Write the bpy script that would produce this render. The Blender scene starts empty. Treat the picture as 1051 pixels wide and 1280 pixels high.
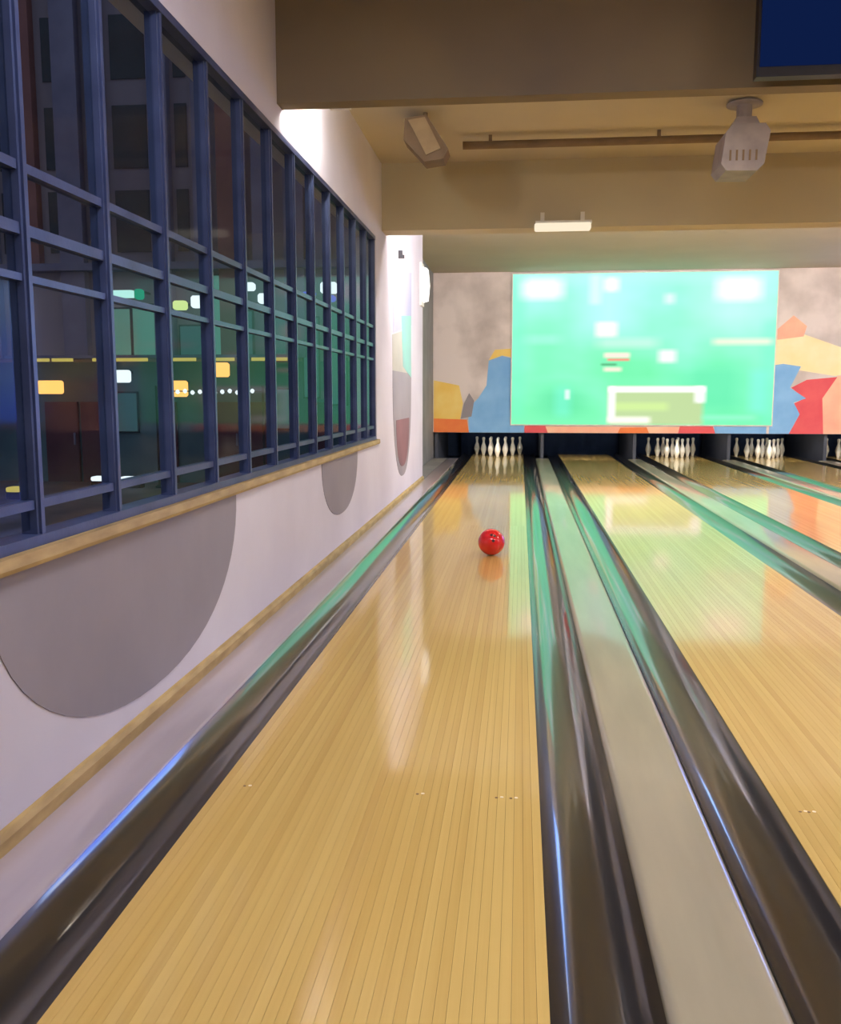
import bpy, math, random
random.seed(7)
S = bpy.context.scene
COL = S.collection

# ------------------------------------------------------------------ camera, world, exposure
cam_data = bpy.data.cameras.new('camera'); cam = bpy.data.objects.new('camera', cam_data); COL.objects.link(cam)
F_PX = 1150.0
PITCH = math.atan(148.0 / F_PX); YAW = math.atan(124.5 / F_PX * math.cos(PITCH))
cam.location = (0, 0, 1.29); cam.rotation_euler = (math.pi / 2 - PITCH, 0, YAW)
cam_data.sensor_fit = 'VERTICAL'; cam_data.sensor_height = 24.0; cam_data.lens = 24.0 * F_PX / 1280.0
cam_data.clip_start = 0.05; cam_data.clip_end = 300
S.camera = cam
w = bpy.data.worlds.new('night_sky'); S.world = w; w.use_nodes = True
w.node_tree.nodes['Background'].inputs[0].default_value = (0.33, 0.34, 0.46, 1)
w.node_tree.nodes['Background'].inputs[1].default_value = 0.85
S.view_settings.view_transform = 'Standard'; S.view_settings.look = 'None'
S.view_settings.exposure = 0.08; S.view_settings.gamma = 1.0; S.view_settings.use_curve_mapping = False
S.cycles.use_denoising = True
S.cycles.max_bounces = 10; S.cycles.caustics_reflective = False; S.cycles.caustics_refractive = False
S.cycles.sample_clamp_indirect = 6.0
# lamp and added-light radiances (all built further down, each inside its fixture)
L_FRONT, L_BAY, L_DECK, L_PIN, L_WALL = 36.0, 62.0, 60.0, 60.0, 420.0
L_SCREEN, L_SCREEN_B, L_WASH = 1.15, 6.5, 84.0

# ------------------------------------------------------------------ materials
def srgb(r, g, b):
    f = lambda c: (c / 255 / 12.92) if c / 255 <= 0.04045 else ((c / 255 + 0.055) / 1.055) ** 2.4
    return (f(r), f(g), f(b), 1.0)

class NT:
    def __init__(s, name):
        s.m = bpy.data.materials.new(name); s.m.use_nodes = True; s.t = s.m.node_tree
        s.p = s.t.nodes['Principled BSDF']; s.out = s.t.nodes['Material Output']
    def n(s, kind, **kw):
        x = s.t.nodes.new(kind)
        for k, v in kw.items(): setattr(x, k, v)
        return x
    def l(s, a, b): s.t.links.new(a, b)
    def math(s, op, a, b=None, clamp=False):
        x = s.n('ShaderNodeMath', operation=op, use_clamp=clamp)
        for i, v in enumerate((a, b)):
            if v is None: continue
            if isinstance(v, (int, float)): x.inputs[i].default_value = v
            else: s.l(v, x.inputs[i])
        return x.outputs[0]
    def mix(s, fac, a, b):
        x = s.n('ShaderNodeMix', data_type='RGBA')
        if isinstance(fac, (int, float)): x.inputs[0].default_value = fac
        else: s.l(fac, x.inputs[0])
        for i, v in ((6, a), (7, b)):
            if isinstance(v, tuple): x.inputs[i].default_value = v
            else: s.l(v, x.inputs[i])
        return x.outputs[2]

def surf(name, c1, c2=None, scale=3.0, stretch=(1, 1, 1), rough=0.6, coat=0.0, coat_rough=0.05, bump=0.0, metal=0.0, ior=1.45, detail=4, soft=(0.35, 0.65)):
    """principled surface with noise-mottled colour and fine relief"""
    N = NT(name); p = N.p
    c2 = c2 or tuple(min(1, x * 0.88) for x in c1[:3]) + (1,)
    tc = N.n('ShaderNodeTexCoord'); mp = N.n('ShaderNodeMapping'); mp.inputs['Scale'].default_value = stretch
    N.l(tc.outputs['Object'], mp.inputs[0])
    nz = N.n('ShaderNodeTexNoise'); nz.inputs['Scale'].default_value = scale; nz.inputs['Detail'].default_value = detail
    N.l(mp.outputs[0], nz.inputs['Vector'])
    mr = N.n('ShaderNodeMapRange'); mr.inputs[1].default_value = soft[0]; mr.inputs[2].default_value = soft[1]
    N.l(nz.outputs[0], mr.inputs[0])
    N.l(N.mix(mr.outputs[0], c1, c2), p.inputs['Base Color'])
    p.inputs['Roughness'].default_value = rough; p.inputs['Metallic'].default_value = metal; p.inputs['IOR'].default_value = ior
    p.inputs['Coat Weight'].default_value = coat; p.inputs['Coat IOR'].default_value = 1.75 if name.startswith(('gutter', 'cap')) else 1.5; p.inputs['Coat Roughness'].default_value = coat_rough
    if bump:
        nb = N.n('ShaderNodeTexNoise'); nb.inputs['Scale'].default_value = scale * 14; N.l(mp.outputs[0], nb.inputs['Vector'])
        b = N.n('ShaderNodeBump'); b.inputs['Strength'].default_value = bump; b.inputs['Distance'].default_value = 0.01
        N.l(nb.outputs[0], b.inputs['Height']); N.l(b.outputs[0], p.inputs['Normal'])
    return N.m

def glow(name, color, strength):
    N = NT(name); e = N.n('ShaderNodeEmission'); e.inputs[0].default_value = color; e.inputs[1].default_value = strength
    N.l(e.outputs[0], N.out.inputs[0]); return N.m

def wood_boards(name, light, dark, coat_rough=0.05, stripes=False):
    """varnished maple: each board (object) has its own tint, long grain along the lane"""
    N = NT(name); p = N.p
    tc = N.n('ShaderNodeTexCoord'); mp = N.n('ShaderNodeMapping'); mp.inputs['Scale'].default_value = (60, 0.9, 20)
    N.l(tc.outputs['Object'], mp.inputs[0])
    oi = N.n('ShaderNodeObjectInfo'); off = N.n('ShaderNodeVectorMath', operation='SCALE')
    cx = N.n('ShaderNodeCombineXYZ'); N.l(oi.outputs['Random'], cx.inputs[0]); N.l(oi.outputs['Random'], cx.inputs[1])
    off.inputs['Scale'].default_value = 137.0; N.l(cx.outputs[0], off.inputs[0])
    ad = N.n('ShaderNodeVectorMath', operation='ADD'); N.l(mp.outputs[0], ad.inputs[0]); N.l(off.outputs[0], ad.inputs[1])
    nz = N.n('ShaderNodeTexNoise'); nz.inputs['Scale'].default_value = 1.0; nz.inputs['Detail'].default_value = 5
    N.l(ad.outputs[0], nz.inputs['Vector'])
    if stripes:
        sx = N.n('ShaderNodeSeparateXYZ'); N.l(tc.outputs['Object'], sx.inputs[0])
        wn = N.n('ShaderNodeTexWhiteNoise', noise_dimensions='1D')
        N.l(N.math('FLOOR', N.math('MULTIPLY', sx.outputs[0], 1 / 0.02705)), wn.inputs['W']); rnd = wn.outputs[0]
    else: rnd = oi.outputs['Random']
    fac = N.math('ADD', N.math('MULTIPLY', nz.outputs[0], 0.7), N.math('MULTIPLY', rnd, 0.45), clamp=False)
    mr = N.n('ShaderNodeMapRange'); mr.inputs[1].default_value = 0.3; mr.inputs[2].default_value = 0.95; N.l(fac, mr.inputs[0])
    N.l(N.mix(mr.outputs[0], light, dark), p.inputs['Base Color'])
    p.inputs['Roughness'].default_value = 0.55
    p.inputs['Coat Weight'].default_value = 1.0; p.inputs['Coat Roughness'].default_value = coat_rough; p.inputs['Coat IOR'].default_value = 1.5
    return N.m

def glass_mat(name, tint):
    N = NT(name)
    tr = N.n('ShaderNodeBsdfTransparent'); tr.inputs[0].default_value = tint
    gl = N.n('ShaderNodeBsdfGlossy'); gl.inputs['Roughness'].default_value = 0.06; gl.inputs[0].default_value = (.5, .5, .5, 1)
    fr = N.n('ShaderNodeFresnel'); fr.inputs[0].default_value = 1.22
    ge = N.n('ShaderNodeNewGeometry')
    fac = N.math('MULTIPLY', fr.outputs[0], N.math('SUBTRACT', 1.0, ge.outputs['Backfacing']))
    mx = N.n('ShaderNodeMixShader'); N.l(fac, mx.inputs[0]); N.l(tr.outputs[0], mx.inputs[1]); N.l(gl.outputs[0], mx.inputs[2])
    N.l(mx.outputs[0], N.out.inputs[0]); return N.m

def screen_mat(name, bottom, top, rects, strength):
    """a projected picture: vertical tone plus soft-edged flat shapes, in the panel's own 0..1 UV"""
    N = NT(name)
    uv = N.n('ShaderNodeTexCoord'); sx = N.n('ShaderNodeSeparateXYZ'); N.l(uv.outputs['UV'], sx.inputs[0])
    U, V = sx.outputs[0], sx.outputs[1]
    nz = N.n('ShaderNodeTexNoise'); nz.inputs['Scale'].default_value = 3.5; nz.inputs['Detail'].default_value = 2; N.l(uv.outputs['UV'], nz.inputs['Vector'])
    t = N.math('ADD', V, N.math('MULTIPLY', N.math('SUBTRACT', nz.outputs[0], 0.5), 1.3), clamp=True)
    col = N.mix(t, bottom, top)
    for (u0, u1, v0, v1, c, soft, amt) in rects:
        def edge(x, a, b):
            lo = N.math('DIVIDE', N.math('SUBTRACT', x, a - soft), 2 * soft, clamp=True)
            hi = N.math('DIVIDE', N.math('SUBTRACT', b + soft, x), 2 * soft, clamp=True)
            return N.math('MULTIPLY', lo, hi)
        m = N.math('MULTIPLY', N.math('MULTIPLY', edge(U, u0, u1), edge(V, v0, v1)), amt)
        col = N.mix(m, col, c)
    e = N.n('ShaderNodeEmission'); e.inputs[1].default_value = strength; N.l(col, e.inputs[0]); N.l(e.outputs[0], N.out.inputs[0])
    return N.m

M = dict(
    lane=wood_boards('maple_boards', srgb(220, 187, 106), srgb(202, 164, 84), 0.07),
    lane_far=wood_boards('maple_lane', srgb(220, 187, 106), srgb(202, 164, 84), 0.07, stripes=True),
    approach=wood_boards('approach_floor', srgb(214, 172, 100), srgb(178, 132, 66), 0.12, stripes=True),
    gutter=surf('gutter_plastic', srgb(54, 49, 42), srgb(42, 38, 34), 2, (4, .4, 4), rough=0.3, ior=1.5, coat=0.9, coat_rough=0.07),
    cap=surf('cap_laminate', srgb(176, 166, 142), srgb(160, 152, 130), 2, (3, .4, 3), rough=0.4, coat=0.7, coat_rough=0.06),
    cap_wall=surf('cap_grey_lilac', srgb(182, 170, 176), srgb(165, 155, 165), 2, (3, .4, 3), rough=0.35, coat=0.8, coat_rough=0.06),
    wall=surf('white_paint', srgb(214, 211, 226), srgb(205, 201, 217), 1.2, rough=0.7, bump=0.08),
    wall_grey=surf('grey_paint', srgb(150, 146, 146), srgb(130, 128, 130), 1.4, rough=0.7, bump=0.08),
    scallop=surf('grey_mural_paint', srgb(152, 146, 156), srgb(142, 137, 148), 1.5, rough=0.65, bump=0.06),
    lilac=surf('lilac_paint', srgb(188, 190, 216), srgb(170, 174, 206), 1.5, rough=0.65),
    teal=surf('teal_paint', srgb(140, 205, 196), srgb(150, 190, 190), 1.5, rough=0.65),
    maroon=surf('maroon_paint', srgb(140, 100, 108), srgb(120, 88, 98), 1.5, rough=0.65),
    sage=surf('pale_sage_paint', srgb(186, 184, 178), srgb(172, 172, 168), 1.5, rough=0.65),
    tan=surf('tan_trim', srgb(186, 160, 108), srgb(160, 134, 86), 5, (4, 1, 4), rough=0.5),
    ceiling=surf('beige_ceiling', srgb(194, 184, 166), srgb(186, 176, 160), 0.7, rough=0.85, bump=0.1),
    beam=surf('brown_beam_paint', srgb(146, 132, 108), srgb(128, 116, 102), 0.8, rough=0.8, bump=0.08),
    beam2=surf('khaki_beam_paint', srgb(190, 180, 152), srgb(182, 170, 146), 0.8, rough=0.8, bump=0.08),
    frame=surf('blue_lit_steel', srgb(72, 84, 124), srgb(54, 64, 100), 4, rough=0.3, bump=0.05),  # blue light reflected by the bars, painted into their base colour
    glass=glass_mat('window_glass', (0.80, 0.84, 0.86, 1)),
    mural=surf('mural_ground', srgb(222, 210, 206), srgb(184, 172, 168), 1.3, rough=0.75, detail=6, soft=(0.42, 0.68)),
    m_yellow=surf('mural_yellow', srgb(236, 196, 96), srgb(240, 214, 130), 2, rough=0.7),
    m_orange=surf('mural_orange', srgb(236, 136, 70), srgb(228, 110, 62), 2, rough=0.7),
    m_blue=surf('mural_blue', srgb(136, 188, 234), srgb(116, 170, 224), 2, rough=0.7),
    m_red=surf('mural_red', srgb(226, 96, 100), srgb(216, 78, 90), 2, rough=0.7),
    m_salmon=surf('mural_salmon', srgb(244, 172, 148), srgb(246, 196, 164), 2, rough=0.7),
    m_grey=surf('mural_grey', srgb(150, 142, 146), srgb(132, 126, 134), 2, rough=0.7),
    m_cream=surf('mural_cream', srgb(250, 226, 170), srgb(250, 236, 196), 2, rough=0.7),
    pit=surf('pit_dark', srgb(58, 76, 112), srgb(46, 62, 94), 2, rough=0.8),
    kick=surf('kickback_grey', srgb(70, 74, 86), srgb(56, 60, 72), 2, rough=0.5),
    pin=surf('pin_white', srgb(240, 238, 228), srgb(232, 228, 216), 6, rough=0.25, coat=0.6),
    ball=surf('ball_red', srgb(226, 30, 34), srgb(206, 20, 28), 7, rough=0.2, coat=0.7),
    hole=surf('hole_dark', srgb(60, 8, 10), srgb(44, 6, 8), 7, rough=0.7),
    grey_plastic=surf('grey_plastic', srgb(150, 140, 144), srgb(132, 124, 130), 6, rough=0.5, bump=0.05),
    tan_plastic=surf('tan_plastic', srgb(158, 136, 104), srgb(142, 120, 92), 6, rough=0.55, bump=0.05),
    tan_dark=surf('brown_plastic', srgb(120, 98, 74), srgb(108, 88, 68), 6, rough=0.6, bump=0.05),
    dark=surf('dark_plastic', srgb(40, 38, 44), srgb(30, 30, 36), 8, rough=0.5),
    white_metal=surf('white_enamel', srgb(226, 222, 214), srgb(214, 210, 202), 5, rough=0.4),
    dot=surf('pale_dot', srgb(250, 240, 214), srgb(240, 226, 196), 20, rough=0.4),
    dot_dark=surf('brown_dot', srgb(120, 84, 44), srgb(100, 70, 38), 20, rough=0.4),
    asphalt=surf('night_paving', srgb(96, 92, 96), srgb(74, 72, 78), 1.0, rough=0.6, bump=0.1),
    fac_up=surf('dark_render_wall', srgb(158, 150, 156), srgb(126, 120, 130), 0.5, (1, 1, .25), rough=0.85),
    fac_low=surf('teal_shopfront', srgb(92, 124, 130), srgb(74, 100, 110), 0.6, rough=0.6),
    pil_a=surf('slate_pilaster', srgb(130, 130, 152), srgb(108, 108, 130), 0.8, rough=0.8),
    pil_b=surf('brick_pilaster', srgb(150, 104, 98), srgb(126, 88, 86), 0.8, rough=0.8),
    door=surf('maroon_shop_door', srgb(96, 60, 70), srgb(80, 48, 58), 1, rough=0.6),
    far_dark=surf('dark_far_glass', srgb(44, 58, 66), srgb(34, 44, 52), 1, rough=0.2),
)
G = dict(
    front=glow('added_lamp_cool', (0.97, 0.93, 1.0, 1), L_FRONT),
    bay=glow('added_lamp_warm', (1.0, 0.91, 0.80, 1), L_BAY),
    deck=glow('added_lamp_deck', (1.0, 0.93, 0.86, 1), L_DECK),
    pin=glow('lamp_pin', (1.0, 1.0, 0.95, 1), L_PIN),
    wall=glow('lamp_wall', (1.0, 0.95, 0.84, 1), L_WALL),
    sconce=glow('lamp_sconce', (1.0, 0.97, 0.93, 1), 1.6),
    wash=glow('added_lamp_wash', (1.0, 0.93, 0.90, 1), L_WASH),
    small=glow('lamp_small', (1.0, 0.86, 0.64, 1), 0.95),
    monitor=glow('monitor_blue', srgb(14, 30, 72), 0.85),
    teal=glow('shop_teal', srgb(96, 150, 136), 0.75),
    teal_dim=glow('shop_teal_dim', srgb(66, 104, 110), 0.6),
    sign=glow('sign_mint', srgb(200, 255, 240), 1.2),
    sign_green=glow('sign_green', srgb(30, 170, 130), 0.9),
    white=glow('lamp_white', srgb(240, 250, 255), 1.6),
    lime=glow('lamp_lime', srgb(225, 245, 150), 1.2),
    amber=glow('lamp_amber', srgb(255, 176, 90), 2.2),
    amber_soft=glow('lamp_amber_soft', srgb(250, 140, 60), 0.9),
    yellow=glow('strip_yellow', srgb(225, 200, 100), 0.9),
    violet=glow('lamp_violet', srgb(90, 90, 240), 0.9),
)

# ------------------------------------------------------------------ mesh helpers
class MB:
    def __init__(s): s.v = []; s.f = []; s.sm = False; s.uv = None
    def box(s, x0, x1, y0, y1, z0, z1):
        b = len(s.v)
        s.v += [(x, y, z) for z in (z0, z1) for y in (y0, y1) for x in (x0, x1)]
        s.f += [tuple(b + i for i in q) for q in ((0, 2, 3, 1), (4, 5, 7, 6), (0, 1, 5, 4), (2, 6, 7, 3), (0, 4, 6, 2), (1, 3, 7, 5))]
        return s
    def cbox(s, x0, x1, y0, y1, z0, z1, c):
        """box with chamfered long edges (profile in xz, run along y)"""
        prof = [(x0 + c, z0), (x1 - c, z0), (x1, z0 + c), (x1, z1 - c), (x1 - c, z1), (x0 + c, z1), (x0, z1 - c), (x0, z0 + c)]
        return s.run(prof, y0, y1)
    def run(s, prof, y0, y1, caps=True, closed=True):
        b = len(s.v); n = len(prof)
        s.v += [(x, y0, z) for x, z in prof] + [(x, y1, z) for x, z in prof]
        for i in range(n if closed else n - 1):
            j = (i + 1) % n; s.f.append((b + i, b + j, b + n + j, b + n + i))
        if caps: s.f.append(tuple(b + i for i in reversed(range(n)))); s.f.append(tuple(b + n + i for i in range(n)))
        return s
    def poly(s, pts, axis, a, b_):
        """flat outline given thickness: axis 'x' -> pts are (y,z); axis 'y' -> pts are (x,z)"""
        o = len(s.v); n = len(pts)
        mk = (lambda p, d: (d, p[0], p[1])) if axis == 'x' else (lambda p, d: (p[0], d, p[1]))
        s.v += [mk(p, a) for p in pts] + [mk(p, b_) for p in pts]
        s.f += [tuple(o + i for i in range(n)), tuple(o + n + i for i in reversed(range(n)))]
        for i in range(n):
            j = (i + 1) % n; s.f.append((o + i, o + n + i, o + n + j, o + j))
        return s
    def lathe(s, prof, cx, cy, n=20, cz=0.0):
        b = len(s.v); k = len(prof)
        for r, z in prof:
            for i in range(n):
                a = 2 * math.pi * i / n; s.v.append((cx + r * math.cos(a), cy + r * math.sin(a), cz + z))
        for q in range(k - 1):
            for i in range(n):
                j = (i + 1) % n; s.f.append((b + q * n + i, b + q * n + j, b + (q + 1) * n + j, b + (q + 1) * n + i))
        s.f.append(tuple(b + i for i in reversed(range(n)))); s.f.append(tuple(b + (k - 1) * n + i for i in range(n)))
        s.sm = True; return s
    def tube(s, p0, p1, r, n=10):
        import mathutils
        a = mathutils.Vector(p0); c = mathutils.Vector(p1); d = (c - a).normalized()
        u = d.orthogonal().normalized(); v_ = d.cross(u); b = len(s.v)
        for q in (a, c):
            for i in range(n):
                t = 2 * math.pi * i / n; s.v.append(tuple(q + r * (u * math.cos(t) + v_ * math.sin(t))))
        for i in range(n):
            j = (i + 1) % n; s.f.append((b + i, b + j, b + n + j, b + n + i))
        s.f.append(tuple(b + i for i in reversed(range(n)))); s.f.append(tuple(b + n + i for i in range(n)))
        return s
    def build(s, name, mat, parent=None, smooth=None):
        xs, ys, zs = zip(*s.v)
        o = ((min(xs) + max(xs)) / 2, (min(ys) + max(ys)) / 2, min(zs))
        me = bpy.data.meshes.new(name)
        me.from_pydata([(x - o[0], y - o[1], z - o[2]) for x, y, z in s.v], [], s.f); me.update()
        import bmesh
        bm = bmesh.new(); bm.from_mesh(me); bmesh.ops.recalc_face_normals(bm, faces=bm.faces); bm.to_mesh(me); bm.free()
        me.materials.append(mat)
        if smooth if smooth is not None else s.sm: me.shade_smooth()
        ob = bpy.data.objects.new(name, me); COL.objects.link(ob)
        place(ob, o, parent); return ob

def wloc(o):
    v = o.location.copy()
    while o.parent: o = o.parent; v = v + o.location
    return v
def place(ob, o, parent):
    if parent:
        p = wloc(parent); ob.parent = parent; ob.location = (o[0] - p.x, o[1] - p.y, o[2] - p.z)
    else: ob.location = o
def tag(o, label=None, cat=None, group=None, kind=None):
    for k, v in (('label', label), ('category', cat), ('group', group), ('kind', kind)):
        if v: o[k] = v
    return o
def thing(name, loc, label=None, cat=None, group=None, kind=None):
    o = bpy.data.objects.new(name, None); o.empty_display_size = 0.1; COL.objects.link(o); o.location = loc
    return tag(o, label, cat, group, kind)
def clone(o, loc, parent=None):
    c = o.copy(); COL.objects.link(c); c.parent = None; place(c, loc, parent); return c
def struct(name, mb, mat, label, cat, parent=None): return tag(mb.build(name, mat, parent), label, cat, None, 'structure')

# ------------------------------------------------------------------ layout (metres; y runs down the lanes, camera over the approach)
WX = -1.44                      # face of the window wall
PITCH_X, LANE_W = 1.80, 1.055   # lane spacing and width
X0 = -0.975                     # near edge of the lane beside the wall
N_LANES = 8
FOUL, HEAD = 0.70, 18.99
XR = X0 + PITCH_X * N_LANES + 0.1
CEIL = 3.62
YB, YE = -5.0, 21.3             # rear wall, end wall behind the pit
MASK_Y = 18.3
ORD = ['first', 'second', 'third', 'fourth', 'fifth', 'sixth', 'seventh', 'eighth']
lane_x = [X0 + PITCH_X * i for i in range(N_LANES)]

# ------------------------------------------------------------------ setting
struct('floor', MB().box(WX, XR, YB, FOUL, -0.12, 0.0), M['approach'], 'varnished wooden approach floor before the lanes', 'floor')
tag(MB().box(WX - .3, XR, FOUL, YE, -0.32, -0.14).build('floor', M['pit']), 'dark concrete floor slab under the lanes', 'floor', None, 'structure')
struct('ceiling', MB().box(WX - .3, XR + .2, YB, YE, CEIL, CEIL + .15), M['ceiling'], 'plain beige ceiling between the cross beams', 'ceiling')
WY0, WY1, WZ0, WZ1 = 0.975, 9.25, 0.83, 2.83
wl = MB()
wl.box(WX - .2, WX, YB, 13.7, -0.3, WZ0).box(WX - .2, WX, YB, 13.7, WZ1, CEIL)
wl.box(WX - .2, WX, YB, WY0, WZ0, WZ1).box(WX - .2, WX, WY1, 13.7, WZ0, WZ1)
wall_left = struct('wall_left', wl, M['wall'], 'white painted wall around and under the long window', 'wall')
struct('wall_left', MB().box(WX - .5, WX - .28, 13.7, YE, -0.3, CEIL).box(WX - .5, WX - .2, 13.66, 13.7, -.3, CEIL), M['wall_grey'], 'set-back grey wall beside the far end of the window-side lane', 'wall')
struct('wall_right', MB().box(XR, XR + .2, YB, YE, -0.3, CEIL), M['wall'], 'plain white wall beyond the last lane', 'wall')
struct('wall_back', MB().box(WX - .2, XR + .2, YB - .2, YB, -0.3, CEIL), M['wall'], 'plain white wall behind the approach', 'wall')
struct('wall_front', MB().box(WX - .5, XR + .2, YE, YE + .2, -0.3, CEIL), M['pit'], 'dark end wall of the pit behind the pins', 'wall')

def half_ellipse(cy, hw, top, bottom, n=28, k=2.0):
    pts = [(cy - hw, top)]
    for i in range(1, n):
        t = math.pi * i / n; c, s_ = -math.cos(t), math.sin(t)
        pts.append((cy + hw * math.copysign(abs(c) ** (2 / k), c), top - (top - bottom) * abs(s_) ** (2 / k)))
    return pts + [(cy + hw, top)]
tag(MB().poly(half_ellipse(3.43, 1.12, .785, .13, k=2.15), 'x', WX, WX + .004).build('painted_scallop', M['scallop'], wall_left), 'large grey rounded scallop hanging from the sill')
tag(MB().poly(half_ellipse(7.36, .75, .785, .32, k=2.2), 'x', WX, WX + .004).build('painted_scallop', M['scallop'], wall_left), 'smaller grey scallop near the window end')
bar = MB().poly(half_ellipse(11.33, .90, 1.55, .28, k=2.3), 'x', WX, WX + .004).build('painted_band', M['scallop'], wall_left); tag(bar, 'tall grey rounded band')
MB().poly(half_ellipse(11.33, .62, .98, .40, k=2.3), 'x', WX + .004, WX + .007).build('painted_tongue', M['maroon'], bar)
MB().poly([(10.43, 1.55), (12.23, 1.55), (12.23, 2.15), (10.43, 1.95)], 'x', WX, WX + .004).build('painted_panel', M['sage'], wall_left)
MB().poly([(11.35, 1.62), (12.2, 1.5), (12.2, 2.3), (11.2, 2.22)], 'x', WX + .004, WX + .007).build('painted_patch', M['teal'], wall_left)
MB().poly([(10.5, 1.97), (12.26, 2.18), (12.26, 2.86), (10.5, 2.62)], 'x', WX, WX + .004).build('painted_panel', M['lilac'], wall_left)
hook = MB().box(WX, WX + .05, 10.96, 11.01, 2.86, 2.95).box(WX + .05, WX + .07, 10.97, 11.0, 2.86, 2.90).build('wall_bracket', M['dark'])
tag(hook, 'small dark bracket high on the white wall past the window', 'bracket')

tag(MB().run([(WX, 0), (WX + .022, 0), (WX + .022, .045), (WX + .012, .062), (WX, .068)], FOUL, 13.7).build('baseboard_left', M['tan']), 'thin tan wooden strip along the foot of the window wall', 'baseboard', None, 'structure')
tag(MB().run([(WX, .782), (WX + .03, .787), (WX + .034, .80), (WX + .03, .832), (WX, .832)], WY0 - .03, WY1 + .03).build('trim_1', M['tan']), 'pale tan sill strip under the long window', 'sill', None, 'structure')

# --- window, frame coloured as if blue-lit: mullions, rails and panes one by one
win = thing('window_1', (WX - .05, (WY0 + WY1) / 2, WZ0), 'long window with steel bars coloured as in blue light, showing the night outside', 'window', None, 'structure')
NB = 15; STEP = (WY1 - WY0) / NB
mull = None
for i in range(NB + 1):
    y = WY0 + i * STEP
    if mull is None:
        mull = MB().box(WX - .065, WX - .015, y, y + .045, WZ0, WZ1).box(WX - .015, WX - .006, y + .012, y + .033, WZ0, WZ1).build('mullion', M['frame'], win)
        base = wloc(mull)
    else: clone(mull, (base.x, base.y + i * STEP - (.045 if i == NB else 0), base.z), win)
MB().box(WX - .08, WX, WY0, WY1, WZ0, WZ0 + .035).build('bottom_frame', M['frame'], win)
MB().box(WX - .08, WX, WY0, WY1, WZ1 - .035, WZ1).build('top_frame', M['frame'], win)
rails = [0.955, 1.63, 1.77, 1.95]
for z, t in zip(rails, (.028, .022, .034, .028)):
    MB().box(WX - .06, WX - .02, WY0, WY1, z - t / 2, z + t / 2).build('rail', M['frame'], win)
lev = [WZ0 + .035] + rails + [WZ1 - .035]
for a, b in zip(lev[:-1], lev[1:]):
    first = None
    for i in range(NB):
        y = WY0 + i * STEP + .045
        if first is None:
            first = MB().box(WX - .043, WX - .037, y, y + STEP - .045, a + .013, b - .013).build('pane', M['glass'], win); fb = wloc(first)
        else: clone(first, (fb.x, fb.y + i * STEP, fb.z), win)

# --- beams
def beam(y0, y1, z0, mat, label):
    return tag(MB().box(WX, XR, y0, y1, z0, CEIL).build('ceiling_beam', mat), label, 'beam', None, 'structure')
beam(5.53, 5.66, 2.975, M['beam'], 'brown painted beam across the room nearest the approach')
beam(9.68, 9.98, 2.955, M['beam2'], 'khaki painted beam halfway down the lanes')

# ------------------------------------------------------------------ lanes
Y_END, Y_SPLIT = 19.95, 9.0
board = None
for li, x in enumerate(lane_x):
    where = {0: 'wooden bowling lane beside the window wall with the red ball', 1: 'wooden bowling lane second from the window wall, no pins standing',
             2: 'wooden bowling lane third from the window wall, pins standing', 3: 'wooden bowling lane fourth from the window wall, pins standing',
             4: 'wooden bowling lane fifth from the window wall'}.get(li, f'wooden bowling lane {ORD[li]} from the window wall, beyond the green screen')
    ln = thing('bowling_lane', (x + LANE_W / 2, FOUL, -.12), where, 'lane', 'bowling lanes')
    MB().box(x, x + LANE_W, FOUL, Y_END, -.13, -.022).build('lane_bed', M['tan_dark'], ln)
    if li < 2:
        bw = LANE_W / 39
        for k in range(39):
            if board is None:
                g = .00015
                board = MB().run([(x + g, -.022), (x + bw - g, -.022), (x + bw - g, -.0008), (x + bw - g - .0003, 0), (x + g + .0003, 0), (x + g, -.0008)], FOUL, Y_SPLIT).build('board', M['lane'], ln)
                b0 = wloc(board)
            else: clone(board, (b0.x + (x - lane_x[0]) + k * bw, b0.y, b0.z), ln)
        MB().box(x, x + LANE_W, Y_SPLIT, Y_END, -.022, 0).build('lane_surface', M['lane_far'], ln)
        dots = [(.102, 0), (.678, 0), (.934, 0), (.980, 0)] if li == 0 else [(.076, 0), (.102, 0), (.678, 0)]
        for dx, _ in dots:
            MB().lathe([(.006, 0), (.006, .0006)], x + dx, 2.835, 12).build('dot', M['dot'], ln, smooth=False)
            MB().lathe([(.005, 0), (.005, .0005)], x + dx - .017, 2.83, 12).build('dot_dark_mark', M['dot_dark'], ln, smooth=False).name = 'dark_dot'  # small darker disc beside each pale dot
    else:
        MB().box(x, x + LANE_W, FOUL, Y_END, -.022, 0).build('lane_surface', M['lane_far'], ln)

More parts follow.
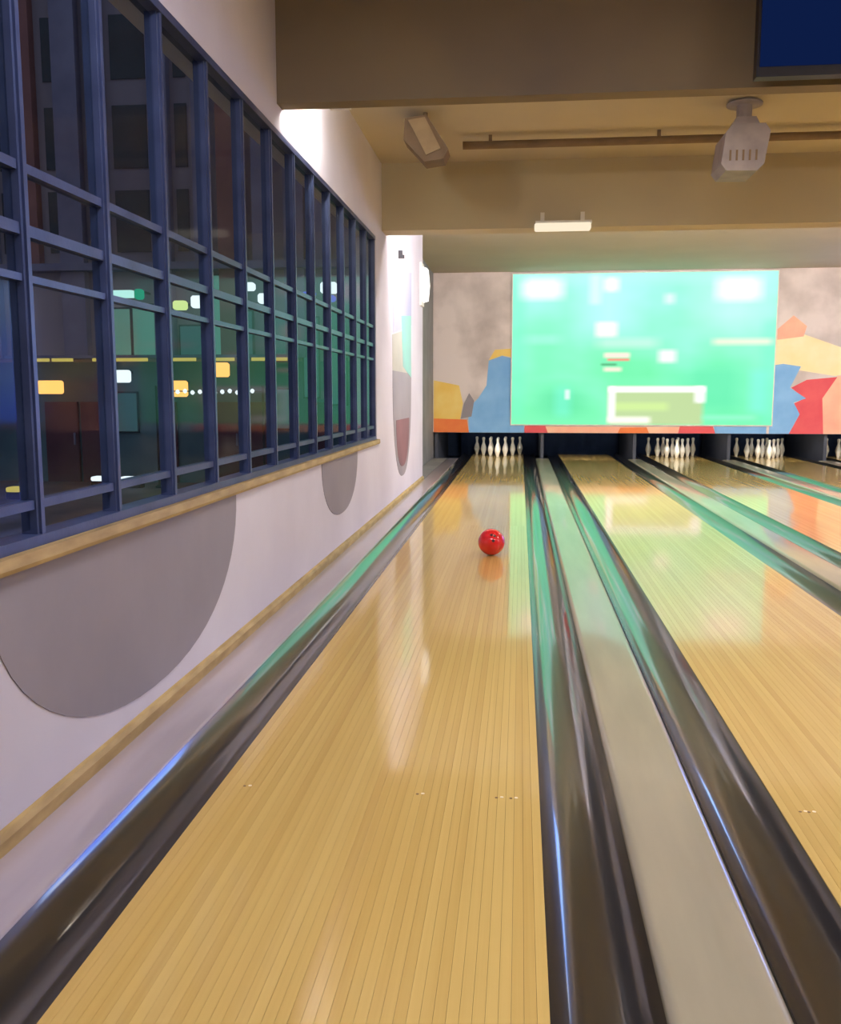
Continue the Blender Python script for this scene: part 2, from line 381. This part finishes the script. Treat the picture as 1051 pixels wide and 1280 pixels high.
def gutter(x0, x1, label):
    n = 22; prof = []
    for i in range(n + 1):
        t = math.radians(64) * (2 * i / n - 1); rad = (x1 - x0) / 2 / math.sin(math.radians(64))
        prof.append(((x0 + x1) / 2 + rad * math.sin(t), -.003 - rad * (math.cos(t) - math.cos(math.radians(64)))))
    under = [(x1, -.11), (x0, -.11)]
    o = MB().run(prof + under, FOUL, Y_END + .6).build('gutter', M['gutter'])
    for p in o.data.polygons: p.use_smooth = len(p.vertices) == 4
    o.data.set_sharp_from_angle(angle=math.radians(40))
    return tag(o, label, 'gutter', 'lane gutters')
GW = .24
def cap(x0, x1, mat, label, left_round=True):
    r, z = (.03, .012) if left_round else (.012, .006)
    prof = [(x0, -.12), (x1, -.12), (x1, z - r)]
    prof += [(x1 - r + r * math.cos(a), z - r + r * math.sin(a)) for a in (math.pi / 2 * k / 7 for k in range(1, 8))]
    if left_round: prof += [(x0 + r - r * math.sin(a), z - r + r * math.cos(a)) for a in (math.pi / 2 * k / 7 for k in range(0, 8))]
    else: prof += [(x0, z)]
    o = MB().run(prof, FOUL, MASK_Y + .1).build('division_cap', mat)
    o.data.shade_smooth(); o.data.set_sharp_from_angle(angle=math.radians(40))
    return tag(o, label, 'cap', 'caps between the gutters')
for i, x in enumerate(lane_x):
    nm = ORD[i]
    gutter(x - GW, x, 'dark round gutter between the window wall and the nearest lane' if i == 0 else f'dark round gutter on the window side of the {nm} lane from the window')
    gutter(x + LANE_W, x + LANE_W + GW, f'dark round gutter on the far side of the {nm} lane from the window')
    if i == 0: cap(WX + .008, x - GW, M['cap_wall'], 'narrow lilac grey ledge between the wall foot and first gutter', False)
    else: cap(lane_x[i - 1] + LANE_W + GW, x - GW, M['cap'], f'glossy beige division strip between the {ORD[i-1]} and {nm} lanes from the window')
tag(MB().box(WX - .28, WX, 13.7, MASK_Y + .1, -.3, .004).build('ledge', M['wall_grey']), 'low grey ledge before the set-back wall', 'ledge', None, 'structure')
tag(MB().box(WX, XR, FOUL - .025, FOUL, 0, .0015).build('foul_line', M['dark']), 'thin dark foul line between approach floor and lanes', 'line')

# --- pin decks: kickback panels, pit curtain, pins, pin lights
xs = [WX - .22] + [x - GW - .27 / 2 for x in lane_x[1:]] + [XR - .1]
for i, x in enumerate(xs):
    side = 'beside the window-side lane' if i == 0 else ('beyond the last lane' if i == N_LANES else f'between the {ORD[i-1]} and {ORD[i]} lanes')
    k = MB().poly([(18.45, -.12), (21.1, -.12), (21.1, 1.2), (18.45, 1.2)], 'x', x - .03, x + .03).build('kickback_panel', M['kick'])
    tag(k, f'dark grey pit side panel {side} under the mural', 'panel', 'pit side panels')
for i, x in enumerate(lane_x):
    n = 24; a, b = x - .34, x + LANE_W + .34
    pts = []
    cur = MB(); base_i = 0
    for j in range(n + 1):
        xx = a + (b - a) * j / n; yy = 20.95 + .025 * math.sin(j * 1.9)
        cur.v += [(xx, yy, -.1), (xx, yy, 1.3)]
    for j in range(n): cur.f.append((2 * j, 2 * j + 2, 2 * j + 3, 2 * j + 1))
    c = cur.build('pit_curtain', M['pit'], None, smooth=True)
    sd = c.modifiers.new('thick', 'SOLIDIFY'); sd.thickness = .012
    tag(c, f'dark blue hanging pit curtain behind the {ORD[i]} lane from the window', 'curtain', 'pit curtains')
PIN = [(.0260, 0), (.0282, .006), (.0330, .03), (.0420, .06), (.0515, .09), (.0600, .115), (.0597, .135), (.0555, .165), (.0460, .20), (.0350, .232), (.0265, .258), (.0235, .28), (.0240, .30), (.0290, .325), (.0322, .345), (.0310, .362), (.0230, .376), (.0100, .3805)]
pin0 = None
RN = [['front pin of the triangle'], ['window-side pin of the second row', 'far-side pin of the second row'],
      ['window-side pin of the third row', 'middle pin of the third row', 'far-side pin of the third row'],
      ['window-side corner pin of the back row', 'inner window-side pin of the back row', 'inner far-side pin of the back row', 'far-side corner pin of the back row']]
for li in (0, 2, 3, 4):
    cx = lane_x[li] + LANE_W / 2
    for r in range(4):
        for k in range(r + 1):
            px, py = cx + (k - r / 2) * .3048, HEAD + r * .264
            if pin0 is None: o = pin0 = MB().lathe(PIN, px, py, 20).build('bowling_pin', M['pin'])
            else: o = clone(pin0, (px, py, 0))
            tag(o, f'white bowling {RN[r][k]}, {ORD[li]} lane from window', 'pin', f'pins on the {ORD[li]} lane')
for i, x in enumerate(lane_x):
    t = thing('pin_light', (x + LANE_W / 2, 18.42, .60), f'tube light behind the mural above the {ORD[i]} pin deck', 'light', 'pin deck lights')
    MB().box(x + .1, x + LANE_W - .1, 18.37, 18.45, .66, .70).build('housing', M['white_metal'], t)
    MB().tube((x + .12, 18.41, .645), (x + LANE_W - .12, 18.41, .645), .014).build('tube', G['pin'], t)

# --- ball
bx, by, br = -.213, 7.32, .108
ball = thing('bowling_ball', (bx, by, 0), 'shiny red bowling ball rolling down the lane by the window wall', 'ball')
bm_ = MB(); nseg, nr = 40, 24
bm_.lathe([(max(.0005, br * math.sin(math.pi * i / nr)), br - br * math.cos(math.pi * i / nr)) for i in range(nr + 1)], bx, by, nseg)
bm_.build('ball_body', M['ball'], ball)
import mathutils
for (az, el) in ((-88, 40), (-72, 36), (-80, 14)):
    d = mathutils.Vector((math.cos(math.radians(el)) * math.cos(math.radians(az)), math.cos(math.radians(el)) * math.sin(math.radians(az)), math.sin(math.radians(el))))
    c = mathutils.Vector((bx, by, br))
    MB().tube(c + d * .09, c + d * .1079, .012, 16).build('finger_hole', M['hole'], ball)

# ------------------------------------------------------------------ mural masking and screens
mask = thing('mural_wall', ((WX - .26 + XR) / 2, MASK_Y, .52), 'pale taupe mural wall with coloured painted shapes above the pins', 'mural')
MB().box(WX - .275, XR, MASK_Y, MASK_Y + .06, .525, CEIL).build('mural_board', M['mural'], mask)
def paint(pts, mat, d=.003): return MB().poly(pts, 'y', MASK_Y - d, MASK_Y).build('painted_shape', M[mat], mask)
paint([(-1.70, .70), (-1.18, .74), (-1.12, 1.1), (-1.2, 1.45), (-1.7, 1.55)], 'm_yellow')
paint([(-1.70, .527), (-1.0, .527), (-1.04, .78), (-1.70, .80)], 'm_orange', .005)
paint([(-1.0, .527), (-.19, .527), (-.19, 1.98), (-.36, 2.02), (-.62, 1.93), (-.66, 1.45), (-.82, 1.2), (-1.02, 1.0)], 'm_blue')
paint([(-.62, 1.94), (-.36, 2.03), (-.19, 2.0), (-.19, 2.16), (-.5, 2.14)], 'm_yellow', .004)
paint([(-1.16, .80), (-.95, .84), (-.90, 1.15), (-1.0, 1.3), (-1.1, 1.1)], 'm_grey', .006)
paint([(-.19, .527), (.1, .527), (.08, .67), (-.19, .67)], 'm_blue', .005)
paint([(.08, .527), (.55, .527), (.5, .66), (.1, .66)], 'm_red', .005)
paint([(.5, .527), (3.05, .527), (3.08, .65), (.5, .65)], 'm_salmon', .004)
paint([(1.9, .527), (2.5, .527), (2.45, .64), (1.95, .63)], 'm_orange', .006)
paint([(3.05, .527), (3.75, .527), (3.7, .66), (3.08, .66)], 'm_red', .005)
paint([(3.75, .527), (4.7, .527), (4.7, .66), (3.72, .66)], 'm_blue', .005)
paint([(4.75, 2.32), (5.3, 2.40), (6.0, 2.15), (6.6, 2.1), (6.6, 1.75), (5.9, 1.62), (5.3, 1.72), (4.75, 1.78)], 'm_cream')
paint([(4.82, 2.5), (5.1, 2.75), (5.35, 2.55), (5.3, 2.36), (4.82, 2.3)], 'm_salmon', .004)
paint([(4.75, .527), (5.12, .527), (5.3, .9), (5.18, 1.12), (5.4, 1.2), (5.1, 1.4), (5.28, 1.8), (4.95, 1.85), (4.75, 1.82)], 'm_blue', .005)
paint([(5.08, .527), (5.75, .527), (5.7, 1.2), (5.95, 1.6), (5.4, 1.55), (5.12, 1.4), (5.38, 1.2), (5.18, 1.1), (5.28, .9)], 'm_red', .004)
paint([(5.7, .527), (6.75, .527), (6.75, 1.7), (5.95, 1.62), (5.7, 1.2)], 'm_salmon', .003)
# shapes that go on beyond the second screen's foot
paint([(6.9, .527), (8.4, .527), (8.3, .66), (6.95, .66)], 'm_orange', .004)
paint([(8.5, .527), (10.2, .527), (10.1, .66), (8.55, .66)], 'm_blue', .004)
paint([(12.3, .6), (13.3, .6), (13.2, 1.8), (12.5, 1.5)], 'm_yellow', .004)

def screen(x0, x1, z0, z1, mat, name, label):
    t = thing(name, ((x0 + x1) / 2, MASK_Y - .02, z0), label, 'screen', 'projection screens on the mural')
    fr = MB().box(x0 - .02, x1 + .02, MASK_Y - .035, MASK_Y - .006, z0 - .02, z1 + .02).build('screen_backing', M['white_metal'], t)
    me = bpy.data.meshes.new('picture'); y = -.002
    w_, h_ = (x1 - x0), (z1 - z0)
    me.from_pydata([(-w_ / 2, 0, 0), (w_ / 2, 0, 0), (w_ / 2, 0, h_), (-w_ / 2, 0, h_)], [], [(0, 1, 2, 3)])
    uv = me.uv_layers.new(name='UVMap')
    for i, c in enumerate(((0, 0), (1, 0), (1, 1), (0, 1))): uv.data[i].uv = c
    me.materials.append(mat)
    o = bpy.data.objects.new('picture', me); COL.objects.link(o); place(o, ((x0 + x1) / 2, MASK_Y - .037, z0), t)
    return t
WH, MINT, PINK = srgb(255, 255, 255), srgb(190, 255, 240), srgb(255, 225, 215)
def R(u0, u1, v0, v1, c, soft=.008, amt=1.0):      # picture coordinates measured as 330 x 188 units, origin top-left
    return (u0 / 330, u1 / 330, 1 - v1 / 188, 1 - v0 / 188, c, soft * 1.6, amt)
soccer = [
    R(0, 330, 0, 10, MINT, .03, .6), R(95, 150, 10, 70, srgb(185, 255, 245), .05, .8), R(240, 318, 5, 70, srgb(200, 255, 240), .06, .6),
    R(20, 60, 60, 140, srgb(105, 245, 160), .05, .5), R(115, 200, 95, 140, srgb(100, 225, 150), .05, .6), R(210, 300, 110, 175, srgb(95, 222, 165), .05, .7),
    R(30, 100, 140, 178, srgb(95, 215, 155), .04, .7), R(0, 12, 0, 180, srgb(110, 255, 190), .02, .6), R(318, 330, 60, 188, srgb(110, 255, 195), .02, .6),
    R(14, 62, 7, 30, WH, .02, 1), R(258, 308, 8, 34, WH, .02, 1), R(98, 112, 2, 38, srgb(215, 255, 240), .01, .8), R(117, 133, 6, 22, WH, .012, 1),
    R(192, 204, 26, 38, srgb(215, 250, 235), .01, 1), R(107, 133, 60, 78, srgb(250, 255, 235), .01, 1), R(187, 208, 95, 110, srgb(240, 255, 240), .01, 1),
    R(254, 326, 82, 88, PINK, .012, .8), R(110, 184, 82, 90, srgb(215, 255, 230), .02, .7), R(18, 62, 78, 84, srgb(180, 255, 235), .02, .7),
    R(118, 150, 98, 104, PINK, .006, .9), R(122, 150, 105, 108, srgb(255, 110, 110), .004, .8), R(114, 134, 111, 114, srgb(90, 170, 120), .004, .9), R(118, 140, 116, 121, PINK, .006, .8),
    R(60, 72, 140, 178, srgb(130, 245, 225), .02, .6), R(70, 74, 144, 156, WH, .006, .9), R(305, 318, 120, 172, srgb(130, 255, 225), .02, .7),
    R(125, 244, 140, 188, srgb(190, 205, 150), .008, .9), R(130, 200, 160, 170, srgb(205, 235, 150), .01, .7),
    R(125, 246, 140, 147, WH, .006, 1), R(125, 133, 140, 184, WH, .006, 1), R(234, 246, 140, 160, WH, .008, 1), R(125, 178, 178, 186, srgb(245, 245, 230), .008, 1), R(244, 310, 176, 181, srgb(150, 240, 200), .01, .8),
]
screen(-.165, 4.78, .69, 3.57, screen_mat('football_picture', srgb(124, 238, 176), srgb(162, 255, 226), soccer, L_SCREEN), 'projection_screen', 'bright green football picture projected on the mural above the lanes')
blue_rects = [R(20, 90, 10, 60, srgb(150, 190, 255), .06, .8), R(130, 250, 40, 140, srgb(70, 110, 255), .08, .7), R(240, 310, 8, 40, WH, .05, .8)]
screen(7.05, 12.0, .69, 3.57, screen_mat('blue_picture', srgb(80, 110, 255), srgb(150, 190, 255), blue_rects, L_SCREEN_B), 'projection_screen', 'unseen blue picture projected on the mural over the lanes farthest from the window')  # out-of-frame screen inferred from the blue gutter reflections, added to supply them

# ------------------------------------------------------------------ ceiling things
def added_ceiling_light(x, y, lx, ly, mat, label, z=CEIL):
    t = thing('added_ceiling_light', (x, y, z - .07), label, 'light', 'added ceiling lights')
    MB().box(x - lx / 2, x + lx / 2, y - ly / 2, y + ly / 2, z - .06, z).build('housing', M['white_metal'], t)
    MB().box(x - lx / 2 + .02, x + lx / 2 - .02, y - ly / 2 + .02, y + ly / 2 - .02, z - .075, z - .06).build('diffuser', mat, t)
for k, (nm, x) in enumerate((('nearest the window wall', .1), ('over the second and third lanes', 3.4), ('over the fourth and fifth lanes', 6.9), ('over the last lanes', 10.4))):  # unseen ceiling lights, added to light the approach, lanes and mural
    added_ceiling_light(x, 2.2, 1.2, .6, G['front'], f'added unseen flat white ceiling light above the approach, {nm}')
    added_ceiling_light(x + .9, 6.15, 1.2, .30, G['bay'], f'added hidden warm ceiling light close behind the brown beam, {nm}')
    added_ceiling_light(x + .4, 10.55, 1.2, .30, G['deck'], f'added hidden white ceiling light close behind the khaki beam, {nm}')
for k in range(6):  # hidden glowing strips added behind the beam to brighten the mural
    x = WX + 1.15 + 2.35 * k
    t = thing('added_wash_light', (x, 10.0, 3.2), f'added hidden wash light on the far face of the khaki beam, {ORD[k]} from the window wall', 'light', 'added mural wash lights')
    MB().box(x - .9, x + .9, 9.98, 10.02, 3.18, 3.44).build('housing', M['white_metal'], t)
    MB().box(x - .88, x + .88, 10.02, 10.03, 3.20, 3.42).build('diffuser', G['wash'], t)
wlamp = thing('wall_lamp', (WX + .02, 6.0, 3.2), 'bright white lamp high on the window wall behind the brown beam', 'lamp')
MB().box(WX, WX + .06, 5.74, 6.20, 3.24, 3.34).build('lamp_bracket', M['white_metal'], wlamp)
MB().tube((WX + .22, 5.74, 3.27), (WX + .22, 6.30, 3.27), .03).build('lamp_tube', G['wall'], wlamp)
MB().run([(WX + .06, 3.40), (WX + .30, 3.40), (WX + .30, 3.16), (WX + .16, 3.16), (WX + .16, 3.17), (WX + .29, 3.17), (WX + .29, 3.39), (WX + .06, 3.39)], 5.72, 6.32).build('added_shield', M['white_metal'], wlamp)  # shield and end cap added to keep the tube's reflection off the lane
for y in (5.705,): MB().box(WX, WX + .30, y, y + .015, 3.16, 3.40).build('added_end_cap', M['white_metal'], wlamp)

sc_ = thing('wall_sconce', (WX + .03, 13.45, 2.85), 'tall glowing white lamp at the far end of the window wall', 'lamp')
MB().box(WX, WX + .03, 13.30, 13.62, 2.54, 3.14).build('back_plate', M['white_metal'], sc_)
MB().run([(WX + .03, 2.60), (WX + .10, 2.62), (WX + .12, 2.84), (WX + .10, 3.06), (WX + .03, 3.08)], 13.33, 13.59).build('shade', G['sconce'], sc_)
fx = thing('beam_light', (.395, 9.62, 2.92), 'small cream rectangular light fixed under the khaki beam edge', 'light')
MB().box(.13, .69, 9.60, 9.70, 2.985, 3.01).build('housing', M['white_metal'], fx)
MB().cbox(.12, .68, 9.585, 9.68, 2.915, 2.985, .012).build('diffuser', G['small'], fx)
for x in (.2, .6): MB().box(x - .02, x + .02, 9.655, 9.70, 2.985, 3.10).build('bracket', M['white_metal'], fx)

pr = thing('projector', (1.72, 8.0, 3.03), 'grey box projector hanging on a pole from the ceiling behind the brown beam', 'projector')
body = MB().poly([(1.56, 3.10), (1.60, 3.045), (1.84, 3.04), (1.89, 3.09), (1.93, 3.34), (1.89, 3.40), (1.64, 3.40), (1.59, 3.34)], 'y', 7.8, 8.2).build('projector_body', M['grey_plastic'], pr)
MB().lathe([(.055, 0), (.06, .02), (.05, .10)], 1.72, 8.2, 20, cz=3.10).build('lens', M['dark'], pr)
for i in range(5): MB().box(1.62 + .05 * i, 1.635 + .05 * i, 7.795, 7.80, 3.12, 3.20).build('vent_slot', M['tan_dark'], body)
MB().tube((1.765, 8.0, 3.42), (1.765, 8.0, CEIL - .02), .06, 14).build('pole', M['grey_plastic'], pr)
MB().lathe([(.14, 0), (.14, .015), (.09, .03)], 1.765, 8.0, 20, cz=CEIL - .03).build('ceiling_plate', M['grey_plastic'], pr)
MB().poly([(1.65, 3.40), (1.88, 3.40), (1.84, 3.48), (1.69, 3.48)], 'y', 7.9, 8.1).build('yoke', M['grey_plastic'], pr)

sp = thing('ceiling_speaker', (-.83, 8.0, 3.22), 'tan wedge speaker hanging from the ceiling near the window wall', 'speaker')
cab = MB().poly([(-.98, 3.55), (-.80, 3.57), (-.62, 3.30), (-.66, 3.22), (-.82, 3.20), (-.99, 3.38)], 'y', 7.9, 8.15).build('cabinet', M['tan_dark'], sp)
MB().poly([(-.95, 3.53), (-.81, 3.55), (-.68, 3.30), (-.80, 3.25)], 'y', 7.885, 7.90).build('grille', M['tan_plastic'], cab)
MB().tube((-.82, 8.02, 3.53), (-.82, 8.02, CEIL), .02).build('mount', M['tan_dark'], sp)

pipe = thing('ceiling_pipe', (5, 8.4, 3.5), 'brown pipe running across under the ceiling before the khaki beam', 'pipe')
MB().tube((-.55, 8.75, 3.535), (XR, 8.75, 3.535), .035, 14).build('pipe_run', M['tan_dark'], pipe)
for x in (-.3, 1.2, 3.2, 5.2, 7.2, 9.2, 11.2): MB().box(x - .015, x + .015, 8.735, 8.765, 3.565, CEIL).build('hanger', M['tan_dark'], pipe)

mo = thing('score_monitor', (1.9, 5.2, 2.93), 'dark blue monitor hanging before the brown beam above the second lane', 'monitor')
MB().box(1.20, 2.60, 5.2, 5.27, 2.925, 3.50).build('casing', M['dark'], mo)
MB().box(1.215, 2.585, 5.192, 5.2, 2.975, 3.47).build('display', G['monitor'], mo)
for x in (1.55, 2.25): MB().tube((x, 5.235, 3.50), (x, 5.235, CEIL), .02).build('mount_pole', M['dark'], mo)

# ------------------------------------------------------------------ outside, seen through the window at night
tag(MB().box(-40, WX - .8, -10, 60, -1.5, -1.3).build('street_ground', M['asphalt']), 'dark paving of the street outside the window', 'ground', None, 'structure')
FY = 26.0
bd = thing('shop_building', (-10, FY, -1.3), 'dark shop building with teal lit windows across the yard at night', 'building')
MB().box(-24, -2.4, FY, FY + 6, 2.2, 13).build('upper_wall', M['fac_up'], bd)
MB().box(-24, -2.4, FY, FY + 6, -1.3, 2.2).build('shop_wall', M['fac_low'], bd)
MB().box(-24, -2.4, FY - .5, FY, 4.75, 4.95).build('ledge', M['pil_a'], bd)
px_list = [-15.3, -13.9, -12.75, -11.9, -10.1, -8.95, -8.1, -7.25, -6.3, -5.6, -4.7, -3.9]
for i, x in enumerate(px_list):
    wd = (.28, .18, .35, .22)[i % 4]
    MB().box(x - wd, x + wd, FY - .3, FY, 4.95 if i % 2 else 2.3, 13).build('pilaster', M['pil_b' if i % 5 == 1 else 'pil_a'], bd)
for i in range(len(px_list) - 1):
    a, b = px_list[i] + .4, px_list[i + 1] - .4
    if b - a > .25:
        for z in (5.3, 7.6, 10.0): MB().box(a, b, FY - .04, FY, z, z + 1.7).build('upper_window', M['far_dark'], bd)
for (a, b, z0, z1, m) in ((-12.0, -11.2, 2.4, 3.7, 'teal'), (-11.1, -10.4, 2.4, 3.8, 'teal'), (-9.7, -9.1, 2.4, 3.2, 'teal_dim'), (-8.8, -8.2, 2.4, 4.6, 'teal'), (-8.0, -7.6, 2.4, 3.6, 'teal_dim'),
                          (-7.1, -6.5, 2.3, 3.5, 'teal_dim'), (-6.1, -5.7, 1.2, 3.4, 'teal_dim'), (-5.4, -4.9, 1.0, 3.6, 'teal_dim'), (-11.7, -11.1, .2, 1.3, 'teal_dim'), (-7.0, -6.4, .3, 1.4, 'teal_dim')):
    wf = MB().box(a - .05, b + .05, FY - .06, FY, z0 - .05, z1 + .05).build('shop_window', M['far_dark'], bd)
    MB().box(a, b, FY - .09, FY - .06, z0, z1).build('window_pane', G[m], wf)
for a, b in ((-13.9, -12.9), (-12.8, -12.1), (-10.4, -9.9), (-8.9, -8.0), (-7.9, -7.1), (-6.0, -5.4)):
    d = MB().box(a, b, FY - .1, FY, -1.3, 1.05).build('shop_door', M['door'], bd)
    MB().box(b - .12, b - .08, FY - .16, FY - .1, -.2, .15).build('door_handle', M['pil_a'], d)
def lit(name, x0, x1, z0, z1, g, label, cat, y=FY - .7, grp=None):
    t = thing(name, ((x0 + x1) / 2, y, z0), label, cat, grp)
    MB().cbox(x0, x1, y - .12, y + .06, z0, z1, min(.05, (z1 - z0) * .3)).build('lit_face', G[g], t)
    MB().box((x0 + x1) / 2 - .03, (x0 + x1) / 2 + .03, y + .06, FY - .0, z1 - .08, z1 - .02).build('arm', M['dark'], t)
    return t
lit('shop_sign', -11.75, -10.75, 3.95, 4.15, 'sign', 'long pale mint lit sign on the shop building', 'sign')
lit('shop_sign', -10.72, -10.5, 3.9, 4.18, 'sign_green', 'short green lit sign beside the mint one', 'sign')
lit('flood_lamp', -9.62, -9.25, 3.6, 3.85, 'lime', 'yellow-green flood lamp on the shop building', 'lamp')
lit('flood_lamp', -9.1, -8.75, 3.65, 3.98, 'white', 'white flood lamp next to the yellow-green one', 'lamp')
lit('flood_lamp', -7.75, -7.3, 4.1, 4.32, 'white', 'white flood lamp high at the shop ledge', 'lamp')
lit('flood_lamp', -7.2, -6.8, 3.75, 4.02, 'white', 'white flood lamp lower and nearer the room wall', 'lamp')
lit('flood_lamp', -5.45, -5.0, 4.0, 4.3, 'white', 'white flood lamp closest to the window end', 'lamp')
lit('neon_strip', -5.35, -5.05, 3.78, 3.95, 'violet', 'small violet lamp under the last flood lamp', 'lamp')
lit('neon_strip', -5.95, -5.6, 3.95, 4.05, 'violet', 'thin violet neon strip on the shop building', 'lamp')
lit('lantern', -13.7, -13.0, 1.28, 1.66, 'amber', 'large amber lantern by the maroon shop doors', 'lantern', grp='shop lanterns')
lit('lantern', -9.78, -9.32, 1.2, 1.65, 'amber', 'amber lantern in the middle of the shopfront', 'lantern', grp='shop lanterns')
lit('lantern', -11.5, -10.98, 1.6, 1.95, 'white', 'white box lantern between the amber ones', 'lantern', grp='shop lanterns')
lit('lantern', -8.65, -8.1, 1.75, 2.15, 'amber', 'amber lantern hung higher under the yellow strip', 'lantern', grp='shop lanterns')
lit('lantern', -15.4, -14.85, 3.5, 3.95, 'amber_soft', 'dull orange lantern high near the street end', 'lantern', grp='shop lanterns')
lit('lantern', -15.4, -14.9, 2.1, 2.4, 'amber_soft', 'dull orange lantern low near the street end', 'lantern', grp='shop lanterns')
aw = thing('awning_lights', (-10, FY - .9, 2.15), 'row of yellow strip lights along the shop awning', 'lights')
MB().box(-14.6, -6.2, FY - .9, FY, 2.28, 2.36).build('awning', M['pil_a'], aw)
for a, b in ((-14.2, -13.3), (-13.2, -12.6), (-12.0, -11.8), (-11.3, -10.4), (-9.7, -9.0), (-8.8, -7.9), (-7.4, -6.9), (-6.8, -6.4)):
    MB().box(a, b, FY - .88, FY - .8, 2.19, 2.28).build('light_strip', G['yellow'], aw)
for k, x in enumerate((-9.95, -6.95)):
    p = thing('lamp_post', (x, FY - 1.4, -1.3), ('thin post carrying the string lights, street side', 'thin post carrying the string lights, nearer the room')[k], 'post')
    MB().tube((x, FY - 1.4, -1.3), (x, FY - 1.4, 1.5), .035, 8).build('shaft', M['dark'], p)
    MB().lathe([(.12, 0), (.12, .04), (.05, .08)], x, FY - 1.4, 12, cz=-1.3).build('foot', M['dark'], p)
st = thing('string_lights', (-8.5, FY - 1.4, 1.3), 'string of small white bulbs strung before the shopfront', 'lights')
MB().tube((-9.915, FY - 1.4, 1.36), (-6.985, FY - 1.4, 1.34), .015, 6).build('wire', M['dark'], st)
for i in range(12): MB().lathe([(.02, 0), (.06, .04), (.06, .08), (.02, .12)], -9.55 + i * .21, FY - 1.4, 10, cz=1.26 + .02 * (i % 3)).build('bulb', G['white'], st)
for i, (x, y, wd) in enumerate(((-11.6, 24.5, .45), (-10.7, 24.5, .6), (-12.4, 21.5, .35))):
    t = thing('bollard_light', (x, y, -1.3), ('short bollard light with pale top outside by the doors', 'wide low bollard light outside beside the short one', 'low bollard light with amber top nearest the street')[i], 'lamp')
    MB().box(x - wd / 2, x + wd / 2, y - .15, y + .15, -1.3, -1.12).build('bollard_base', M['dark'], t)
    MB().cbox(x - wd / 2, x + wd / 2, y - .15, y + .15, -1.12, -1.0, .03).build('bollard_top', G['yellow' if i == 2 else 'white'], t)
